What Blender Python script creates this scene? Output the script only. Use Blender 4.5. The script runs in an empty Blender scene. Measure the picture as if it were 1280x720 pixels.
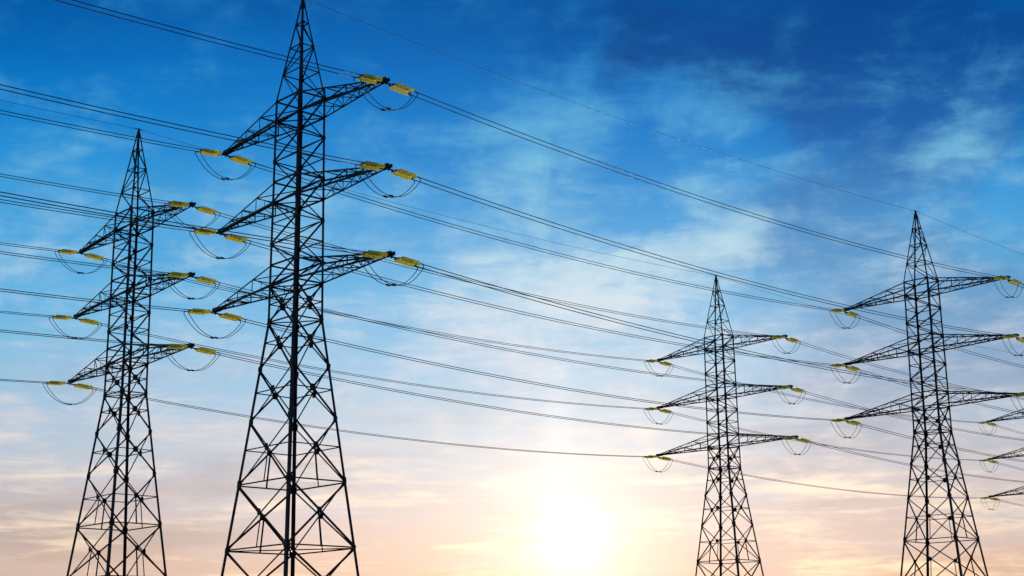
import bpy, math, random
from mathutils import Vector, Matrix

random.seed(7)
S = bpy.context.scene
COL = S.collection
R = math.radians

# ------------------------------------------------------------------ camera
PITCH, ROLL, FPX = 0.2427, -0.0116, 1894.289          # radians, radians, pixels at 1280 wide
cam = bpy.data.objects.new("camera", bpy.data.cameras.new("camera"))
COL.objects.link(cam)
cam.data.sensor_width = 36.0
cam.data.lens = FPX / 1280 * 36.0
cam.data.clip_start = 0.1
cam.data.clip_end = 20000
cam.matrix_world = (Matrix.Translation((0, 0, 1.7)) @ Matrix.Rotation(math.pi / 2 + PITCH, 4, 'X')
                    @ Matrix.Rotation(ROLL, 4, 'Z'))
S.camera = cam

# ------------------------------------------------------------------ sun and sky
SUN_AZ, SUN_EL = R(2.1), R(4.35)                        # azimuth clockwise from +Y
SUN_DIR = Vector((math.sin(SUN_AZ) * math.cos(SUN_EL), math.cos(SUN_AZ) * math.cos(SUN_EL), math.sin(SUN_EL)))
sun = bpy.data.objects.new("sun", bpy.data.lights.new("sun", 'SUN'))
COL.objects.link(sun)
sun.data.energy = 4.8
sun.data.angle = R(0.6)
sun.data.color = (1.0, 0.88, 0.72)
sun.rotation_euler = SUN_DIR.to_track_quat('Z', 'Y').to_euler()

S.view_settings.view_transform = 'Standard'
S.view_settings.look = 'None'
S.view_settings.exposure = 0.0
S.view_settings.gamma = 1.0
S.view_settings.use_curve_mapping = False


def lin(c):
    return tuple(((v / 255) / 12.92 if v / 255 <= 0.04045 else ((v / 255 + 0.055) / 1.055) ** 2.4) for v in c) + (1.0,)


class NT:
    """Small helper round a node tree."""
    def __init__(self, tree):
        self.t = tree

    def new(self, kind, **kw):
        n = self.t.nodes.new(kind)
        for k, v in kw.items():
            setattr(n, k, v)
        return n

    def put(self, sock, v):
        if isinstance(v, bpy.types.NodeSocket):
            self.t.links.new(v, sock)
        else:
            sock.default_value = v

    def m(self, op, a, b=0.0, c=0.0):
        n = self.new('ShaderNodeMath', operation=op)
        self.put(n.inputs[0], a)
        self.put(n.inputs[1], b)
        self.put(n.inputs[2], c)
        return n.outputs[0]

    def ramp(self, fac, stops, lo, hi):
        """stops: (value, linear rgba) with value between lo and hi"""
        f = self.new('ShaderNodeMapRange')
        self.put(f.inputs['Value'], fac)
        f.inputs['From Min'].default_value = lo
        f.inputs['From Max'].default_value = hi
        r = self.new('ShaderNodeValToRGB')
        r.color_ramp.interpolation = 'B_SPLINE' if False else 'EASE'
        r.color_ramp.interpolation = 'LINEAR'
        e = r.color_ramp.elements
        stops = sorted(stops, key=lambda s: s[0])
        while len(e) < len(stops):
            e.new(0.5)
        for i, (p, c) in enumerate(stops):
            e[i].position = (p - lo) / (hi - lo)
            e[i].color = c
        self.t.links.new(f.outputs[0], r.inputs[0])
        return r.outputs['Color']

    def smooth(self, v, a, b, lo=0.0, hi=1.0):
        n = self.new('ShaderNodeMapRange', interpolation_type='SMOOTHSTEP')
        self.put(n.inputs['Value'], v)
        n.inputs['From Min'].default_value = a
        n.inputs['From Max'].default_value = b
        n.inputs['To Min'].default_value = lo
        n.inputs['To Max'].default_value = hi
        return n.outputs[0]

    def noise(self, vec, scale, detail=5.0, rough=0.55, dist=0.0, out='Fac'):
        n = self.new('ShaderNodeTexNoise')
        if vec is not None:
            self.t.links.new(vec, n.inputs['Vector'])
        n.inputs['Scale'].default_value = scale
        n.inputs['Detail'].default_value = detail
        n.inputs['Roughness'].default_value = rough
        n.inputs['Distortion'].default_value = dist
        return n.outputs[out]

    def mix(self, fac, a, b, mode='MIX'):
        n = self.new('ShaderNodeMix', data_type='RGBA', blend_type=mode)
        n.clamp_factor = True
        self.put(n.inputs[0], fac)
        self.put(n.inputs[6], a)
        self.put(n.inputs[7], b)
        return n.outputs[2]


world = bpy.data.worlds.new("World")
S.world = world
world.use_nodes = True
W = NT(world.node_tree)
W.t.nodes.clear()
geo = W.new('ShaderNodeTexCoord')
sep = W.new('ShaderNodeSeparateXYZ')
W.t.links.new(geo.outputs['Generated'], sep.inputs[0])
dx, dy, dz = sep.outputs
DEG = 180 / math.pi
el = W.m('MULTIPLY', W.m('ARCSINE', dz), DEG)
az = W.m('MULTIPLY', W.m('ARCTAN2', dx, dy), DEG)

# cloud sheet: the view ray cut with a flat layer overhead, so that clouds pack into streaks near the horizon
dzp = W.m('MAXIMUM', dz, 0.0)
den = W.m('ADD', W.m('ADD', dzp, 0.13), W.m('MULTIPLY', W.m('MULTIPLY', dzp, dzp), 1.2))
cmb = W.new('ShaderNodeCombineXYZ')
W.put(cmb.inputs[0], W.m('DIVIDE', dx, den))
W.put(cmb.inputs[1], W.m('DIVIDE', dy, den))
cmb.inputs[2].default_value = 3.7
sheet = cmb.outputs[0]
mp = W.new('ShaderNodeMapping')
mp.inputs['Rotation'].default_value = (0, 0, R(-10))
mp.inputs['Scale'].default_value = (0.95, 1.1, 1.0)
W.t.links.new(sheet, mp.inputs['Vector'])
drift = mp.outputs[0]
n_big = W.noise(drift, 2.1, 4.0, 0.5, 0.5)
n_mid = W.noise(drift, 5.2, 8.0, 0.58, 0.55)
n_fine = W.noise(sheet, 15.0, 6.0, 0.62, 0.5)
n_puff = W.noise(geo.outputs['Generated'], 20.0, 9.0, 0.62, 0.45)
ang_v = W.new('ShaderNodeCombineXYZ')                  # long thin bars of cloud low over the horizon
W.put(ang_v.inputs[0], W.m('MULTIPLY', az, 0.16))
W.put(ang_v.inputs[1], W.m('MULTIPLY', el, 1.45))
ang_v.inputs[2].default_value = 8.3
n_bar = W.noise(ang_v.outputs[0], 1.0, 6.0, 0.6, 0.6)
n_bar2 = W.noise(ang_v.outputs[0], 0.45, 4.0, 0.55, 0.5)


def blob(a0, e0, sa, se, rot=0.0):
    """A soft patch of sky round azimuth a0 and elevation e0 (degrees)."""
    c, s = math.cos(R(rot)), math.sin(R(rot))
    u, v = W.m('SUBTRACT', az, a0), W.m('SUBTRACT', el, e0)
    p = W.m('ADD', W.m('MULTIPLY', u, c / sa), W.m('MULTIPLY', v, s / sa))
    q = W.m('ADD', W.m('MULTIPLY', u, -s / se), W.m('MULTIPLY', v, c / se))
    r2 = W.m('ADD', W.m('MULTIPLY', p, p), W.m('MULTIPLY', q, q))
    return W.m('EXPONENT', W.m('MULTIPLY', r2, -1.0))


def total(items):
    out = None
    for amt, b in items:
        t = W.m('MULTIPLY', b, amt)
        out = t if out is None else W.m('ADD', out, t)
    return out


el_w = W.m('ADD', el, W.m('MULTIPLY', W.m('SUBTRACT', n_big, 0.5), 4.0))
CLEAR = [(28, (0, 70, 140)), (26, (0, 78, 150)), (24, (0, 90, 166)), (22, (0, 108, 188)), (20, (6, 126, 204)), (18, (38, 145, 214)),
         (16, (64, 160, 220)), (14, (90, 176, 225)), (12, (120, 186, 225)), (10, (152, 193, 221)), (8, (180, 195, 210)),
         (6, (190, 186, 192)), (4, (201, 178, 168)), (2.5, (206, 170, 148)), (0, (198, 160, 132))]
CLOUD = [(26, (24, 118, 194)), (22, (62, 158, 216)), (19, (110, 188, 224)), (17, (146, 204, 229)), (15, (184, 218, 233)), (12, (208, 218, 230)),
         (9, (222, 214, 218)), (6, (240, 224, 204)), (3, (246, 220, 178)), (0, (230, 196, 150))]
SHADE = [(26, (0, 66, 136)), (22, (0, 74, 147)), (19, (12, 96, 172)), (16, (60, 138, 198)), (13, (84, 150, 198)),
         (10, (130, 164, 196)), (7, (165, 172, 184)), (4, (186, 164, 154)), (0, (180, 150, 125))]
clear_c = W.ramp(el_w, [(p, lin(c)) for p, c in CLEAR], 0, 30)
cloud_c = W.ramp(el, [(p, lin(c)) for p, c in CLOUD], 0, 30)
shade_c = W.ramp(el, [(p, lin(c)) for p, c in SHADE], 0, 30)

lightness = total([(0.22, blob(6.6, 21.0, 3.4, 1.5, -8)), (0.10, blob(2.5, 19.0, 2.0, 1.2, 30)), (0.24, blob(0.3, 18.4, 3.2, 1.6, 35)), (0.19, blob(17.5, 18.2, 3.2, 1.3, 10)),
                   (0.24, blob(8.9, 15.7, 1.3, 0.7, 10)), (0.22, blob(4.5, 14.0, 4.5, 1.6, 20)), (0.03, blob(-18, 14.5, 5, 2.0, 0)), (0.16, blob(0.5, 14.3, 3.0, 1.5, 0)),
                   (0.16, blob(-9, 17, 3, 2.0, 0)), (0.25, blob(11.5, 6.2, 3.0, 0.35, 0)), (0.22, blob(-17.5, 6.6, 4.0, 0.5, 4)),
                   (0.22, blob(15.5, 4.9, 5.0, 0.35, 0)), (0.10, blob(-18, 9, 6, 1.2, 0)), (0.10, blob(0, 12, 8, 3, 0))])
darkness = total([(0.95, blob(14.5, 21.6, 7.5, 3.0, -6)), (0.25, blob(4.5, 23.6, 5.0, 1.6, 0)), (0.30, blob(13.0, 16.8, 5.5, 1.1, 12)),
                  (0.62, blob(17.5, 11.5, 6.5, 2.6, 8)), (0.22, blob(17, 8, 6, 1.2, 0)), (0.28, blob(-18.5, 4.6, 6, 1.6, 0)), (0.34, blob(13.5, 15.0, 6, 3.0, 0)), (0.22, blob(-8, 7.6, 3.0, 0.45, 0)), (0.18, blob(14, 9.6, 8, 0.8, 3)),
                  (0.20, blob(-19.5, 23.5, 4, 2.5, 0)), (0.16, blob(-17, 10.5, 7, 1.0, 4)), (0.22, blob(-14, 4.6, 6, 0.5, 0))])
cl = W.m('ADD', W.m('ADD', W.m('ADD', W.m('ADD', W.m('MULTIPLY', n_mid, 0.65), W.m('MULTIPLY', n_fine, 0.35)), W.m('MULTIPLY', n_puff, 0.60)), -0.30), lightness)
cl = W.m('SUBTRACT', cl, W.smooth(el, 13, 21, 0.0, 0.03))
low = W.smooth(el, 5.5, 10.5, 1.0, 0.0)
cl = W.m('ADD', cl, W.m('MULTIPLY', W.m('MULTIPLY', W.m('SUBTRACT', n_bar, 0.50), 1.5), low))
cl_mask = W.smooth(cl, 0.42, 0.95)
n_bank = W.noise(geo.outputs['Generated'], 11.0, 7.0, 0.58, 0.6)
dk = W.m('ADD', W.m('MULTIPLY', W.m('SUBTRACT', 1.0, n_big), 0.6), darkness)
dk = W.m('ADD', dk, W.m('MULTIPLY', W.m('SUBTRACT', n_bank, 0.5), 0.9))
dk = W.m('ADD', dk, W.m('MULTIPLY', W.m('MULTIPLY', W.m('SUBTRACT', n_bar2, 0.46), 1.6), W.smooth(el, 7.0, 13.0, 1.0, 0.0)))
dk_mask = W.smooth(dk, 0.36, 0.86, 0.0, 0.95)
col = W.mix(dk_mask, clear_c, shade_c)
col = W.mix(cl_mask, col, cloud_c)

# the low sun, its aureole and the faint pillar of light over it
sd = W.new('ShaderNodeVectorMath', operation='DOT_PRODUCT')
W.t.links.new(geo.outputs['Generated'], sd.inputs[0])
sd.inputs[1].default_value = SUN_DIR
ang = W.m('MULTIPLY', W.m('ARCCOSINE', W.m('MINIMUM', sd.outputs['Value'], 1.0)), DEG)


def add_glow(c, amount, rgb):
    n = W.new('ShaderNodeVectorMath', operation='SCALE')
    n.inputs[0].default_value = rgb
    W.put(n.inputs['Scale'], amount)
    a = W.new('ShaderNodeVectorMath', operation='ADD')
    W.t.links.new(c, a.inputs[0])
    W.t.links.new(n.outputs[0], a.inputs[1])
    return a.outputs[0]


gauss = lambda v, w: W.m('EXPONENT', W.m('MULTIPLY', W.m('POWER', W.m('DIVIDE', v, w), 2.0), -1.0))
core = gauss(ang, 1.4)
halo = W.m('EXPONENT', W.m('MULTIPLY', ang, -1 / 3.0))
wide = W.m('MULTIPLY', gauss(ang, 16.0), gauss(W.m('ABSOLUTE', el), 12.6))
pillar = blob(SUN_AZ * DEG - 0.4, 8.5, 0.75, 3.2)
col = add_glow(col, W.m('MULTIPLY', core, 0.30), (1.0, 0.95, 0.85))
col = add_glow(col, W.m('MULTIPLY', halo, 0.68), (1.0, 0.87, 0.55))
col = add_glow(col, W.m('MULTIPLY', wide, 0.45), (1.0, 0.66, 0.47))
col = add_glow(col, W.m('MULTIPLY', pillar, 0.12), (1.0, 0.72, 0.50))

sky_bg = W.new('ShaderNodeBackground')
W.t.links.new(col, sky_bg.inputs['Color'])
sky_bg.inputs['Strength'].default_value = 1.0
nishita = W.new('ShaderNodeTexSky', sky_type='NISHITA')
nishita.sun_disc = False
nishita.sun_elevation = SUN_EL
nishita.sun_rotation = SUN_AZ
nis_bg = W.new('ShaderNodeBackground')
W.t.links.new(nishita.outputs[0], nis_bg.inputs['Color'])
nis_bg.inputs['Strength'].default_value = 0.05
mixs = W.new('ShaderNodeMixShader')
mixs.inputs[0].default_value = 0.01
W.t.links.new(sky_bg.outputs[0], mixs.inputs[1])
W.t.links.new(nis_bg.outputs[0], mixs.inputs[2])
wout = W.new('ShaderNodeOutputWorld')
W.t.links.new(mixs.outputs[0], wout.inputs['Surface'])

# ------------------------------------------------------------------ materials


def material(name, base, rough=0.5, metallic=0.0, vary=0.25, scale=3.0, second=None, translucent=0.0, spec=0.25):
    m = bpy.data.materials.new(name)
    m.use_nodes = True
    n = NT(m.node_tree)
    b = m.node_tree.nodes['Principled BSDF']
    tc = n.new('ShaderNodeTexCoord')
    f = n.noise(tc.outputs['Object'], scale, 5.0, 0.6)
    lo = tuple(v * (1 - vary) for v in base) + (1,)
    hi = (second if second else tuple(min(1, v * (1 + vary)) for v in base)) + (1,)
    c = n.ramp(f, [(0.35, lo), (0.7, hi)], 0, 1)
    m.node_tree.links.new(c, b.inputs['Base Color'])
    b.inputs['Metallic'].default_value = metallic
    b.inputs['Specular IOR Level'].default_value = spec
    n.put(b.inputs['Roughness'], n.smooth(n.noise(tc.outputs['Object'], scale * 2.3, 3.0), 0.3, 0.7, rough * 0.8, min(1, rough * 1.2)))
    if translucent:
        t = n.new('ShaderNodeBsdfTranslucent')
        m.node_tree.links.new(c, t.inputs['Color'])
        mx = n.new('ShaderNodeMixShader')
        mx.inputs[0].default_value = translucent
        m.node_tree.links.new(b.outputs[0], mx.inputs[1])
        m.node_tree.links.new(t.outputs[0], mx.inputs[2])
        m.node_tree.links.new(mx.outputs[0], m.node_tree.nodes['Material Output'].inputs['Surface'])
    return m


STEEL = material("dark_weathered_steel", (0.013, 0.0135, 0.015), 0.6, 0.0, 0.35, 1.3, (0.026, 0.019, 0.015))
FITTING = material("dark_galvanised_fittings", (0.035, 0.035, 0.037), 0.6, 0.0, 0.25, 6.0)
GLASS = material("yellow_glazed_insulator", (0.96, 0.87, 0.27), 0.25, 0.0, 0.08, 5.0, translucent=0.7)
ALU = material("weathered_aluminium_conductor", (0.10, 0.10, 0.105), 0.75, 0.4, 0.2, 0.8)
GRASS = material("dry_meadow_grass", (0.06, 0.075, 0.03), 0.9, 0.0, 0.4, 0.25, (0.10, 0.095, 0.045))

# ------------------------------------------------------------------ mesh building


class MB:
    def __init__(self):
        self.v, self.f = [], []

    def prism(self, A, B, ring, smooth=False):
        """extrude a closed ring of 2-D offsets given as vectors along A>B"""
        i, n = len(self.v), len(ring)
        self.v += [A + r for r in ring] + [B + r for r in ring]
        for k in range(n):
            l = (k + 1) % n
            self.f.append((i + k, i + l, i + n + l, i + n + k))
        self.f.append(tuple(range(i + n - 1, i - 1, -1)))
        self.f.append(tuple(range(i + n, i + 2 * n)))

    def angle(self, A, B, u, v, b, t=None):
        """steel angle section from A to B; its flanges run along u and v from the corner line AB"""
        A, B = Vector(A), Vector(B)
        d = (B - A).normalized()
        u = Vector(u)
        u = (u - d * u.dot(d)).normalized()
        v = Vector(v)
        v = v - d * v.dot(d)
        v = (v - u * v.dot(u)).normalized()
        t = t or b * 0.14
        ring = [Vector((0, 0, 0)), u * b, u * b + v * t, u * t + v * t, u * t + v * b, v * b]
        if u.cross(v).dot(d) < 0:
            ring.reverse()
        self.prism(A, B, ring)

    def bar(self, A, B, b, c=None, up=(0, 0, 1)):
        A, B = Vector(A), Vector(B)
        d = (B - A).normalized()
        u = d.cross(Vector(up))
        if u.length < 1e-3:
            u = d.cross(Vector((1, 0, 0)))
        u.normalize()
        v = d.cross(u)
        c = c or b
        self.prism(A, B, [(u * b + v * c) / 2, (-u * b + v * c) / 2, (-u * b - v * c) / 2, (u * b - v * c) / 2])

    def plate(self, C, u, v, su, sv, th):
        u, v = Vector(u).normalized(), Vector(v).normalized()
        n = u.cross(v).normalized()
        C = Vector(C)
        q = 0.32      # clipped corners
        pts = [(-1, -1 + q), (-1 + q, -1), (1 - q, -1), (1, -1 + q), (1, 1 - q), (1 - q, 1), (-1 + q, 1), (-1, 1 - q)]
        self.prism(C - n * th / 2, C + n * th / 2, [u * (p * su / 2) + v * (r * sv / 2) for p, r in pts])

    def tube(self, pts, r, n=6):
        i = len(self.v)
        pts = [Vector(p) for p in pts]
        for k, p in enumerate(pts):
            d = (pts[min(k + 1, len(pts) - 1)] - pts[max(k - 1, 0)]).normalized()
            u = d.cross(Vector((0, 0, 1)))
            u = u.normalized() if u.length > 1e-3 else Vector((1, 0, 0))
            w = u.cross(d)
            self.v += [p + (u * math.cos(a) + w * math.sin(a)) * r for a in [2 * math.pi * j / n for j in range(n)]]
        for k in range(len(pts) - 1):
            for j in range(n):
                l = (j + 1) % n
                a = i + k * n
                self.f.append((a + j, a + l, a + n + l, a + n + j))
        self.f.append(tuple(range(i + n - 1, i - 1, -1)))
        e = i + (len(pts) - 1) * n
        self.f.append(tuple(range(e, e + n)))

    def lathe(self, prof, O, axis, n=14):
        """profile of (distance along axis, radius)"""
        O, d = Vector(O), Vector(axis).normalized()
        u = d.orthogonal().normalized()
        w = d.cross(u)
        i = len(self.v)
        for s, r in prof:
            self.v += [O + d * s + (u * math.cos(2 * math.pi * j / n) + w * math.sin(2 * math.pi * j / n)) * r for j in range(n)]
        for k in range(len(prof) - 1):
            for j in range(n):
                l = (j + 1) % n
                a = i + k * n
                self.f.append((a + j, a + l, a + n + l, a + n + j))
        self.f.append(tuple(range(i + n - 1, i - 1, -1)))
        e = i + (len(prof) - 1) * n
        self.f.append(tuple(range(e, e + n)))

    def build(self, name, mat, parent=None, smooth=False):
        me = bpy.data.meshes.new(name)
        me.from_pydata([tuple(p) for p in self.v], [], self.f)
        me.materials.append(mat)
        if smooth:
            me.polygons.foreach_set("use_smooth", [True] * len(me.polygons))
        me.update()
        o = bpy.data.objects.new(name, me)
        COL.objects.link(o)
        o.parent = parent
        return o


def tag(o, label, cat, group=None):
    o["label"] = label
    o["category"] = cat
    if group:
        o["group"] = group


def empty(name, loc=(0, 0, 0)):
    o = bpy.data.objects.new(name, None)
    o.empty_display_size = 0.5
    COL.objects.link(o)
    o.location = loc
    return o


def copy_tree(o, parent=None):
    kids = list(o.children)
    c = o.copy()
    COL.objects.link(c)
    c.parent = parent
    for k in kids:
        copy_tree(k, c)
    return c


# ------------------------------------------------------------------ ground
g = MB()
N = 96
for k in range(N):
    a = 2 * math.pi * k / N
    g.v.append(Vector((6000 * math.cos(a), 6000 * math.sin(a), 0)))
g.f.append(tuple(range(N)))
ground = g.build("ground", GRASS)
ground["kind"] = "structure"

# ------------------------------------------------------------------ the pylon
ARM_Z = (44.90, 37.90, 31.00)
ARM_L = (11.31, 11.71, 12.13)
ARM_D = 1.70
REACH = {1: 0.13, -1: -0.11}
WIDTH = [(-1.0, 4.63), (0.0, 4.525), (10.29, 3.411), (15.26, 2.873), (20.18, 2.342), (24.32, 1.93), (28.05, 1.51), (32.6, 1.475),
         (46.6, 1.40), (55.3, 0.10), (56.0, 0.08)]


def half(z):
    for (a, wa), (b, wb) in zip(WIDTH, WIDTH[1:]):
        if z <= b:
            return wa + (wb - wa) * (z - a) / (b - a)
    return WIDTH[-1][1]


KX, KY = 1.20, 0.92                                      # the body is wider across the line than along it
SG = [(1, 1), (-1, 1), (-1, -1), (1, -1)]


def corner(i, z):
    w = half(z)
    return Vector((SG[i % 4][0] * w * KX, SG[i % 4][1] * w * KY, z))


def make_pylon():
    root = empty("lattice_pylon")
    # four legs, each of angle steel with the corner outwards
    for i in range(4):
        m = MB()
        sx, sy = SG[i]
        for z0, z1, b in ((-1.0, 15.26, 0.235), (15.26, 28.05, 0.215), (28.05, 46.6, 0.195), (46.6, 55.3, 0.125)):
            m.angle(corner(i, z0), corner(i, z1), (-sx, 0, 0), (0, -sy, 0), b, 0.028)
        for z in (15.26, 28.05, 37.9):                   # splice plates where the sections meet
            c = corner(i, z)
            m.plate(c + Vector((-sx * 0.11, sy * 0.014, 0)), (1, 0, 0), (0, 0, 1), 0.2, 0.75, 0.022)
            m.plate(c + Vector((sx * 0.014, -sy * 0.11, 0)), (0, 1, 0), (0, 0, 1), 0.2, 0.75, 0.022)
        m.build("leg", STEEL, root)

    # lattice of the four faces.  Corner 2 carries the whole nodes, corner 0 the half nodes.
    faces = ((2, 3, 2), (2, 1, 2), (3, 0, 3), (1, 0, 1))     # corner a (whole nodes), corner b (half nodes)
    zig = [31.0 + 1.7375 * k for k in range(9)] + [46.6, 48.9, 51.2, 53.3]
    zig = sorted(set(round(z, 3) for z in zig))
    panels = [31.0, 28.05, 24.32, 20.18, 15.26, 10.29, 5.0, -0.4]
    for a, b, _ in faces:
        m = MB()
        gp = []
        inward = -(corner(a, 0) + corner(b, 0)).normalized()
        inward.z = 0

        def brace(P, Q, w):
            P, Q = Vector(P), Vector(Q)
            side = (Q - P).cross(inward)
            m.angle(P + inward * 0.012, Q + inward * 0.012, side, inward, w)
        node = {}
        for k, z in enumerate(zig):
            on_a = (k % 2 == 0)
            if k:
                P = corner(a, zig[k - 1]) if not on_a else corner(b, zig[k - 1])
                Q = corner(b, z) if not on_a else corner(a, z)
                brace(P, Q, 0.11 if z < 47 else 0.085)
        for k, z in enumerate(zig):                         # level struts
            big = any(abs(z - h) < 0.1 or abs(z - h - ARM_D) < 0.1 for h in ARM_Z)
            brace(corner(a, z) + inward * 0.07, corner(b, z) + inward * 0.07, 0.115 if big else 0.075)
        along = (corner(b, 0) - corner(a, 0)).normalized()
        for k, z in enumerate(zig):                         # plates where diagonals meet a leg
            c = a if k % 2 == 0 else b
            P = corner(c, z) + (along if c == a else -along) * 0.16 - inward * 0.008
            s = 0.42 if z < 47 else 0.28
            m.plate(P, along, (0, 0, 1), s, s * 0.95, 0.014)
        for j in range(len(panels) - 1):
            zt, zb = panels[j], panels[j + 1]
            w = 0.115 if zb > 15 else 0.13
            brace(corner(a, zt), corner(b, zb), w)
            brace(corner(b, zt) + inward * 0.10, corner(a, zb) + inward * 0.10, w)
            wt, wb = half(zt), half(zb)
            zc = zb + (zt - zb) * wb / (wt + wb)
            X = (corner(a, zc) + corner(b, zc)) / 2
            s = 0.52 if j < 3 else 0.44
            gm = MB()
            gm.plate(X - inward * 0.014, along, (0, 0, 1), s, s * 1.1, 0.02)
            gp.append(gm)
            if j < 4 or j == 5:
                brace(corner(a, zc) + inward * 0.13, corner(b, zc) + inward * 0.13, 0.075)
            if j >= 3:                                      # hangers from the crossing to the strut below
                B = (corner(a, zb) + corner(b, zb)) / 2
                brace(X + inward * 0.12, Vector((B.x, B.y, zb)) + inward * 0.05, 0.10)
            if zb in (28.05, 15.26, 10.29, 5.0):
                brace(corner(a, zb) + inward * 0.05, corner(b, zb) + inward * 0.05, 0.10)
            for c in (a, b):
                P = corner(c, zb) + (along if c == a else -along) * 0.17 - inward * 0.008
                m.plate(P, along, (0, 0, 1), 0.38, 0.44, 0.014)
        face = m.build("lattice_face", STEEL, root)
        for gm in gp:
            gm.build("gusset_plate", STEEL, face)

    # plan bracing inside the body
    for z in (10.29, 28.05, 31.0, 37.9, 44.9):
        m = MB()
        m.angle(corner(0, z), corner(2, z), (0, 0, -1), (1, -1, 0), 0.08)
        m.angle(corner(1, z) + Vector((0, 0, 0.1)), corner(3, z) + Vector((0, 0, 0.1)), (0, 0, -1), (1, 1, 0), 0.08)
        m.build("plan_bracing", STEEL, root)

    # cap of folded plates at the very top
    m = MB()
    z0, z1 = 54.75, 55.70
    w0, w1 = half(z0) + 0.012, 0.05
    lo = [Vector((s[0] * w0 * KX, s[1] * w0 * KY, z0)) for s in SG]
    hi = [Vector((s[0] * w1, s[1] * w1, z1)) for s in SG]
    i = len(m.v)
    m.v += lo + hi
    for k in range(4):
        l = (k + 1) % 4
        m.f.append((i + k, i + l, i + 4 + l, i + 4 + k))
    m.f.append((i + 3, i + 2, i + 1, i))
    m.f.append((i + 4, i + 5, i + 6, i + 7))
    m.build("peak_cap", STEEL, root)

    # six arms: flat bottom chords, sloping top chords
    for h, reach in zip(ARM_Z, ARM_L):
        for sgn in (1, -1):
            L = reach + REACH[sgn]
            c1, c2 = (0, 3) if sgn > 0 else (1, 2)
            tip = [Vector((sgn * L, s * 0.16, h)) for s in (1, -1)]
            tipt = [Vector((sgn * L, s * 0.16, h + 0.12)) for s in (1, -1)]
            bot = [corner(c1, h), corner(c2, h)]
            top = [corner(c1, h + ARM_D), corner(c2, h + ARM_D)]
            lace = MB()

            def B(s, f):
                return bot[s].lerp(tip[s], f)

            def T(s, f):
                return top[s].lerp(tipt[s], f)
            fr = [0.0, 0.30, 0.56, 0.78]
            for s in (0, 1):
                out = Vector((0, 1 - 2 * s, 0))
                for f in fr[1:]:
                    lace.angle(B(s, f), T(s, f), (-1 * sgn, 0, 0), -out, 0.075)
                for f0, f1 in zip(fr, fr[1:]):              # side diagonals
                    lace.angle(B(s, f0) - out * 0.08, T(s, f1) - out * 0.08, (0, 0, 1), -out, 0.07)
                    q = (f0 + f1) / 2                       # half struts
                    lace.angle(B(s, q) - out * 0.02, B(s, f0).lerp(T(s, f1), 0.5) - out * 0.08, (1, 0, 0), -out, 0.05)
            bf = [0.0, 0.16, 0.30, 0.44, 0.56, 0.68, 0.78, 0.88]
            for k, (f0, f1) in enumerate(zip(bf, bf[1:])):
                lace.angle(B(k % 2, f0), B(1 - k % 2, f1), (0, 0, 1), (1, 0, 0), 0.07)
            for f in fr[1:]:
                lace.angle(B(0, f), B(1, f), (0, 0, 1), (1, 0, 0), 0.075)
                lace.angle(T(0, f), T(1, f), (0, 0, -1), (1, 0, 0), 0.07)
            for k, (f0, f1) in enumerate(zip(fr, fr[1:])):
                lace.angle(T(k % 2, f0), T(1 - k % 2, f1), (0, 0, -1), (1, 0, 0), 0.065)
            arm = lace.build("cross_arm", STEEL, root)
            for s in (0, 1):
                out = Vector((0, 1 - 2 * s, 0))
                for P, Q, up in ((bot[s], tip[s], 1), (top[s], tipt[s], -1)):
                    m = MB()
                    m.angle(P, Q, (0, 0, up), -out, 0.135 if up > 0 else 0.125, 0.018)
                    m.build("chord", STEEL, arm)
            m = MB()
            m.plate(Vector((sgn * (L - 0.40), 0.17, h + 0.09)), (1, 0, 0), (0, 0, 1), 1.1, 0.34, 0.02)
            m.plate(Vector((sgn * (L - 0.40), -0.17, h + 0.09)), (1, 0, 0), (0, 0, 1), 1.1, 0.34, 0.02)
            m.plate(Vector((sgn * (L - 0.12), 0, h - 0.01)), (1, 0, 0), (0, 1, 0), 0.62, 0.5, 0.03)
            m.bar((sgn * (L - 0.10), 0, h + 0.2), (sgn * (L - 0.10), 0, h - 0.3), 0.09)
            m.build("tip_plate", STEEL, arm)
    return root


# ------------------------------------------------------------------ where the pylons stand
HEADING = R(-47.184)
SPAN = Vector((67.3398, 63.5509, 0))
P_TALL = Vector((-17.12, 116.5936, 0))
P_LEFT = P_TALL + Vector((-20.93, 30.1214, -0.373))
P_BIG = P_TALL + SPAN + Vector((-0.12, 0, -0.087))
P_SUN = P_LEFT + SPAN + Vector((-0.08, 0, -0.036))
P_FAR = P_SUN + SPAN + Vector((0, 0, 0.02))
PYL = {
    "tall": (P_TALL, 0.0, "the tallest pylon", "tallest and nearest dark lattice pylon, its peak touching the picture's top"),
    "side": (P_LEFT, -0.0022, "the leftmost pylon", "lattice pylon standing just left of the tallest pylon, its whole peak against blue sky"),
    "big": (P_BIG, 0.030, "the big right pylon", "large lattice pylon in the right part, its four legs clearly apart"),
    "sun": (P_SUN, 0.0347, "the pylon nearest the sun", "small slim lattice pylon standing just to the right of the glowing sun"),
    "far": (P_FAR, 0.0347, "the edge pylon", "most distant lattice pylon at the right edge, only its left arms in view"),
}
first = make_pylon()
n = 0
for key, (loc, turn, phrase, label) in PYL.items():
    o = first if n == 0 else copy_tree(first)
    o.location = loc
    o.rotation_euler = (0, 0, HEADING + turn)
    tag(o, label, "pylon", "lattice pylons of the two parallel lines")
    n += 1

GONE = {"tall_before": (P_TALL - SPAN, 0.0), "side_before": (P_LEFT - SPAN, 0.0),
        "big_after": (P_BIG + SPAN, 0.03), "far_after": (P_FAR + SPAN, 0.03)}


def place(key):
    return (PYL[key][0], PYL[key][1]) if key in PYL else GONE[key]


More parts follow.
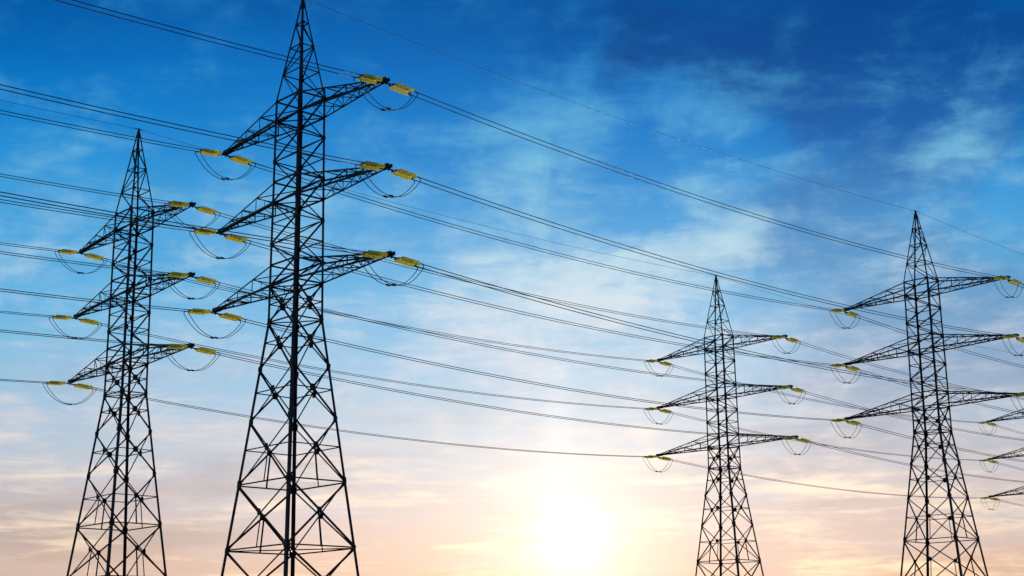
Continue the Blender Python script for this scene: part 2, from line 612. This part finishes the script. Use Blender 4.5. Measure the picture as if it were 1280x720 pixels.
def tip_of(key, lvl, sgn):
    loc, turn = place(key)
    a = HEADING + turn
    L = ARM_L[lvl] + REACH[sgn] - 0.10
    return loc + Vector((math.cos(a) * sgn * L, math.sin(a) * sgn * L, ARM_Z[lvl] - 0.16))


def arm_axis(key):
    a = HEADING + place(key)[1]
    return Vector((math.cos(a), math.sin(a), 0))


SAG, SAG_E, SEP = 1.6, 1.15, 0.72
LEN_INS = 3.00                                             # from the arm tip to the end of the clamps
LVL = ("top", "middle", "lowest")
SIDE = {1: "right", -1: "left"}


def slope_dir(A, B, sag):
    d = B - A
    t = Vector((d.x, d.y, d.z - 4 * sag))
    return t.normalized()


# ------------------------------------------------------------------ insulators


def make_insulator():
    """double tension set along local +Y from the origin (the arm tip)"""
    root = empty("tension_insulator")
    m = MB()
    m.bar((0, -0.05, 0), (0, 0.44, 0), 0.07, 0.11)
    for s in (1, -1):
        m.bar((0, 0.36, 0), (s * SEP / 2, 0.62, 0), 0.10, 0.035)
    m.bar((-SEP / 2 - 0.05, 0.62, 0), (SEP / 2 + 0.05, 0.62, 0), 0.10, 0.032)
    m.build("yoke_plate", FITTING, root)
    m = MB()
    m.bar((-SEP / 2 - 0.07, 2.48, 0), (SEP / 2 + 0.07, 2.48, 0), 0.11, 0.032)
    m.build("yoke_plate", FITTING, root)
    for s in (1, -1):
        m = MB()
        prof = [(0.66, 0.03), (0.68, 0.09)]
        nd, p = 12, 0.142
        for k in range(nd):                                # sheds: a cap, a flared skirt and a hollow underside
            y = 0.70 + k * p
            prof += [(y, 0.105), (y + 0.04, 0.115), (y + 0.075, 0.168), (y + 0.10, 0.170), (y + 0.122, 0.11)]
        prof += [(0.70 + nd * p + 0.02, 0.045), (2.47, 0.03)]
        m.lathe(prof, (s * SEP / 2, 0, 0), (0, 1, 0), 16)
        m.build("disc_string", GLASS, root, smooth=False)
        m = MB()
        m.lathe([(2.48, 0.035), (2.54, 0.05), (2.66, 0.05), (2.70, 0.04), (LEN_INS, 0.036)], (s * SEP / 2, 0, 0), (0, 1, 0), 10)
        m.bar((s * SEP / 2, 2.76, 0), (s * SEP / 2, 2.84, -0.22), 0.05)       # lug of the jumper
        m.build("wire_clamp", FITTING, root)
    return root


SPANS = [("tall_before", "tall"), ("tall", "big"), ("big", "big_after"),
         ("side_before", "side"), ("side", "sun"), ("sun", "far"), ("far", "far_after")]
ins_first = make_insulator()
used = False
ends = {}


def place_insulator(key, lvl, sgn, d, outgoing):
    global used
    o = copy_tree(ins_first) if used else ins_first
    used = True
    P = tip_of(key, lvl, sgn)
    x = d.cross(Vector((0, 0, 1))).normalized()
    z = x.cross(d)
    o.matrix_world = Matrix.Translation(P) @ Matrix((x, d, z)).transposed().to_4x4()
    tag(o, "yellow insulator %s the tip, %s %s arm of %s" % ("right of" if outgoing else "left of", LVL[lvl], SIDE[sgn], PYL[key][2]),
        "insulator", "yellow tension insulators at the arm tips")
    ends[(key, lvl, sgn, outgoing)] = (P, d, x)


def wire_pts(A, B, sag, n=56):
    out = []
    for k in range(n + 1):
        t = k / n
        p = A.lerp(B, t)
        p.z -= 4 * sag * t * (1 - t)
        out.append(p)
    return out


for a, b in SPANS:
    for lvl in range(3):
        for sgn in (1, -1):
            A, B = tip_of(a, lvl, sgn), tip_of(b, lvl, sgn)
            dA, dB = slope_dir(A, B, SAG), slope_dir(B, A, SAG)
            if a in PYL:
                place_insulator(a, lvl, sgn, dA, True)
            if b in PYL:
                place_insulator(b, lvl, sgn, dB, False)
            side = (B - A).cross(Vector((0, 0, 1))).normalized()
            root = empty("conductor_pair", (A + B) / 2)
            for s in (1, -1):
                m = MB()
                off = side * (s * SEP / 2)
                P = A + off + (dA * (LEN_INS - 0.05) if a in PYL else Vector())
                Q = B + off + (dB * (LEN_INS - 0.05) if b in PYL else Vector())
                pts = wire_pts(P, Q, SAG * 0.92)
                m.tube([p - root.location for p in pts], 0.033, 6)
                m.build("wire", ALU, root, smooth=True)
            if a in PYL and b in PYL:
                lab = "twin wires from %s %s arm of %s to %s" % (LVL[lvl], SIDE[sgn], PYL[a][2], PYL[b][2])
            elif b in PYL:
                lab = "twin wires leaving the picture leftward from the %s %s arm of %s" % (LVL[lvl], SIDE[sgn], PYL[b][2])
            else:
                lab = "twin wires leaving the picture rightward from the %s %s arm of %s" % (LVL[lvl], SIDE[sgn], PYL[a][2])
            tag(root, lab, "power line", "twin conductors strung from pylon to pylon")

# ------------------------------------------------------------------ jumper loops under the arm tips
for key in PYL:
    for lvl in range(3):
        for sgn in (1, -1):
            P0, d0, x0 = ends[(key, lvl, sgn, False)]
            P1, d1, x1 = ends[(key, lvl, sgn, True)]
            ax = arm_axis(key)
            root = empty("jumper_loop", P0 + Vector((0, 0, -2.0)))
            mids = []
            for s in (1, -1):
                off = ax * (s * SEP / 2)
                A = P0 + d0 * 2.84 + off + Vector((0, 0, -0.20))
                B = P1 + d1 * 2.84 + off + Vector((0, 0, -0.20))
                drop = 1.75 + 0.06 * s
                pts = []
                for k in range(29):
                    t = k / 28
                    p = A.lerp(B, t)
                    p.z -= drop * (1 - abs(2 * t - 1) ** 2.3)
                    pts.append(p - root.location)
                mids.append(pts[14])
                m = MB()
                m.tube(pts, 0.028, 6)
                m.build("jumper_wire", ALU, root, smooth=True)
            m = MB()
            m.bar(mids[0], mids[1], 0.07, 0.05)
            for q in mids:
                m.bar(q - d1 * 0.16, q + d1 * 0.16, 0.12, 0.12)
            m.build("spacer", FITTING, root)
            tag(root, "twin jumper wires looping under the %s %s arm of %s" % (LVL[lvl], SIDE[sgn], PYL[key][2]),
                "jumper wire", "jumper loops under the arm tips")

# ------------------------------------------------------------------ earth wires over the peaks


def peak_of(key):
    return place(key)[0] + Vector((0, 0, 55.62))


for a, b in SPANS:
    A, B = peak_of(a), peak_of(b)
    pts = wire_pts(A, B, SAG_E, 64)
    root = empty("earth_wire", (A + B) / 2)
    m = MB()
    m.tube([p - root.location for p in pts], 0.020, 5)
    m.build("wire", ALU, root, smooth=True)
    for key, P, Q in ((a, A, B), (b, B, A)):
        if key not in PYL:
            continue
        d = slope_dir(P, Q, SAG_E)
        m = MB()
        m.lathe([(0.02, 0.02), (0.10, 0.045), (0.42, 0.045), (0.55, 0.02)], P - root.location, d, 8)
        m.build("wire_clamp", FITTING, root)
        m = MB()
        E0, E1 = P + d * 0.95, P + Vector((0, 0, -0.75)) + d * 0.06
        lp = []
        for k in range(13):
            t = k / 12
            p = E0.lerp(E1, t)
            p.z -= 0.35 * math.sin(math.pi * t)
            lp.append(p - root.location)
        m.tube(lp, 0.012, 5)
        m.build("bonding_wire", ALU, root, smooth=True)
    if a in PYL and b in PYL:
        lab = "thin earth wire from the peak of %s to %s" % (PYL[a][2], PYL[b][2])
    elif b in PYL:
        lab = "thin single earth wire running left from the peak of %s" % PYL[b][2]
    else:
        lab = "thin single earth wire running right from the peak of %s" % PYL[a][2]
    tag(root, lab, "earth wire", "earth wires between the pylon peaks")
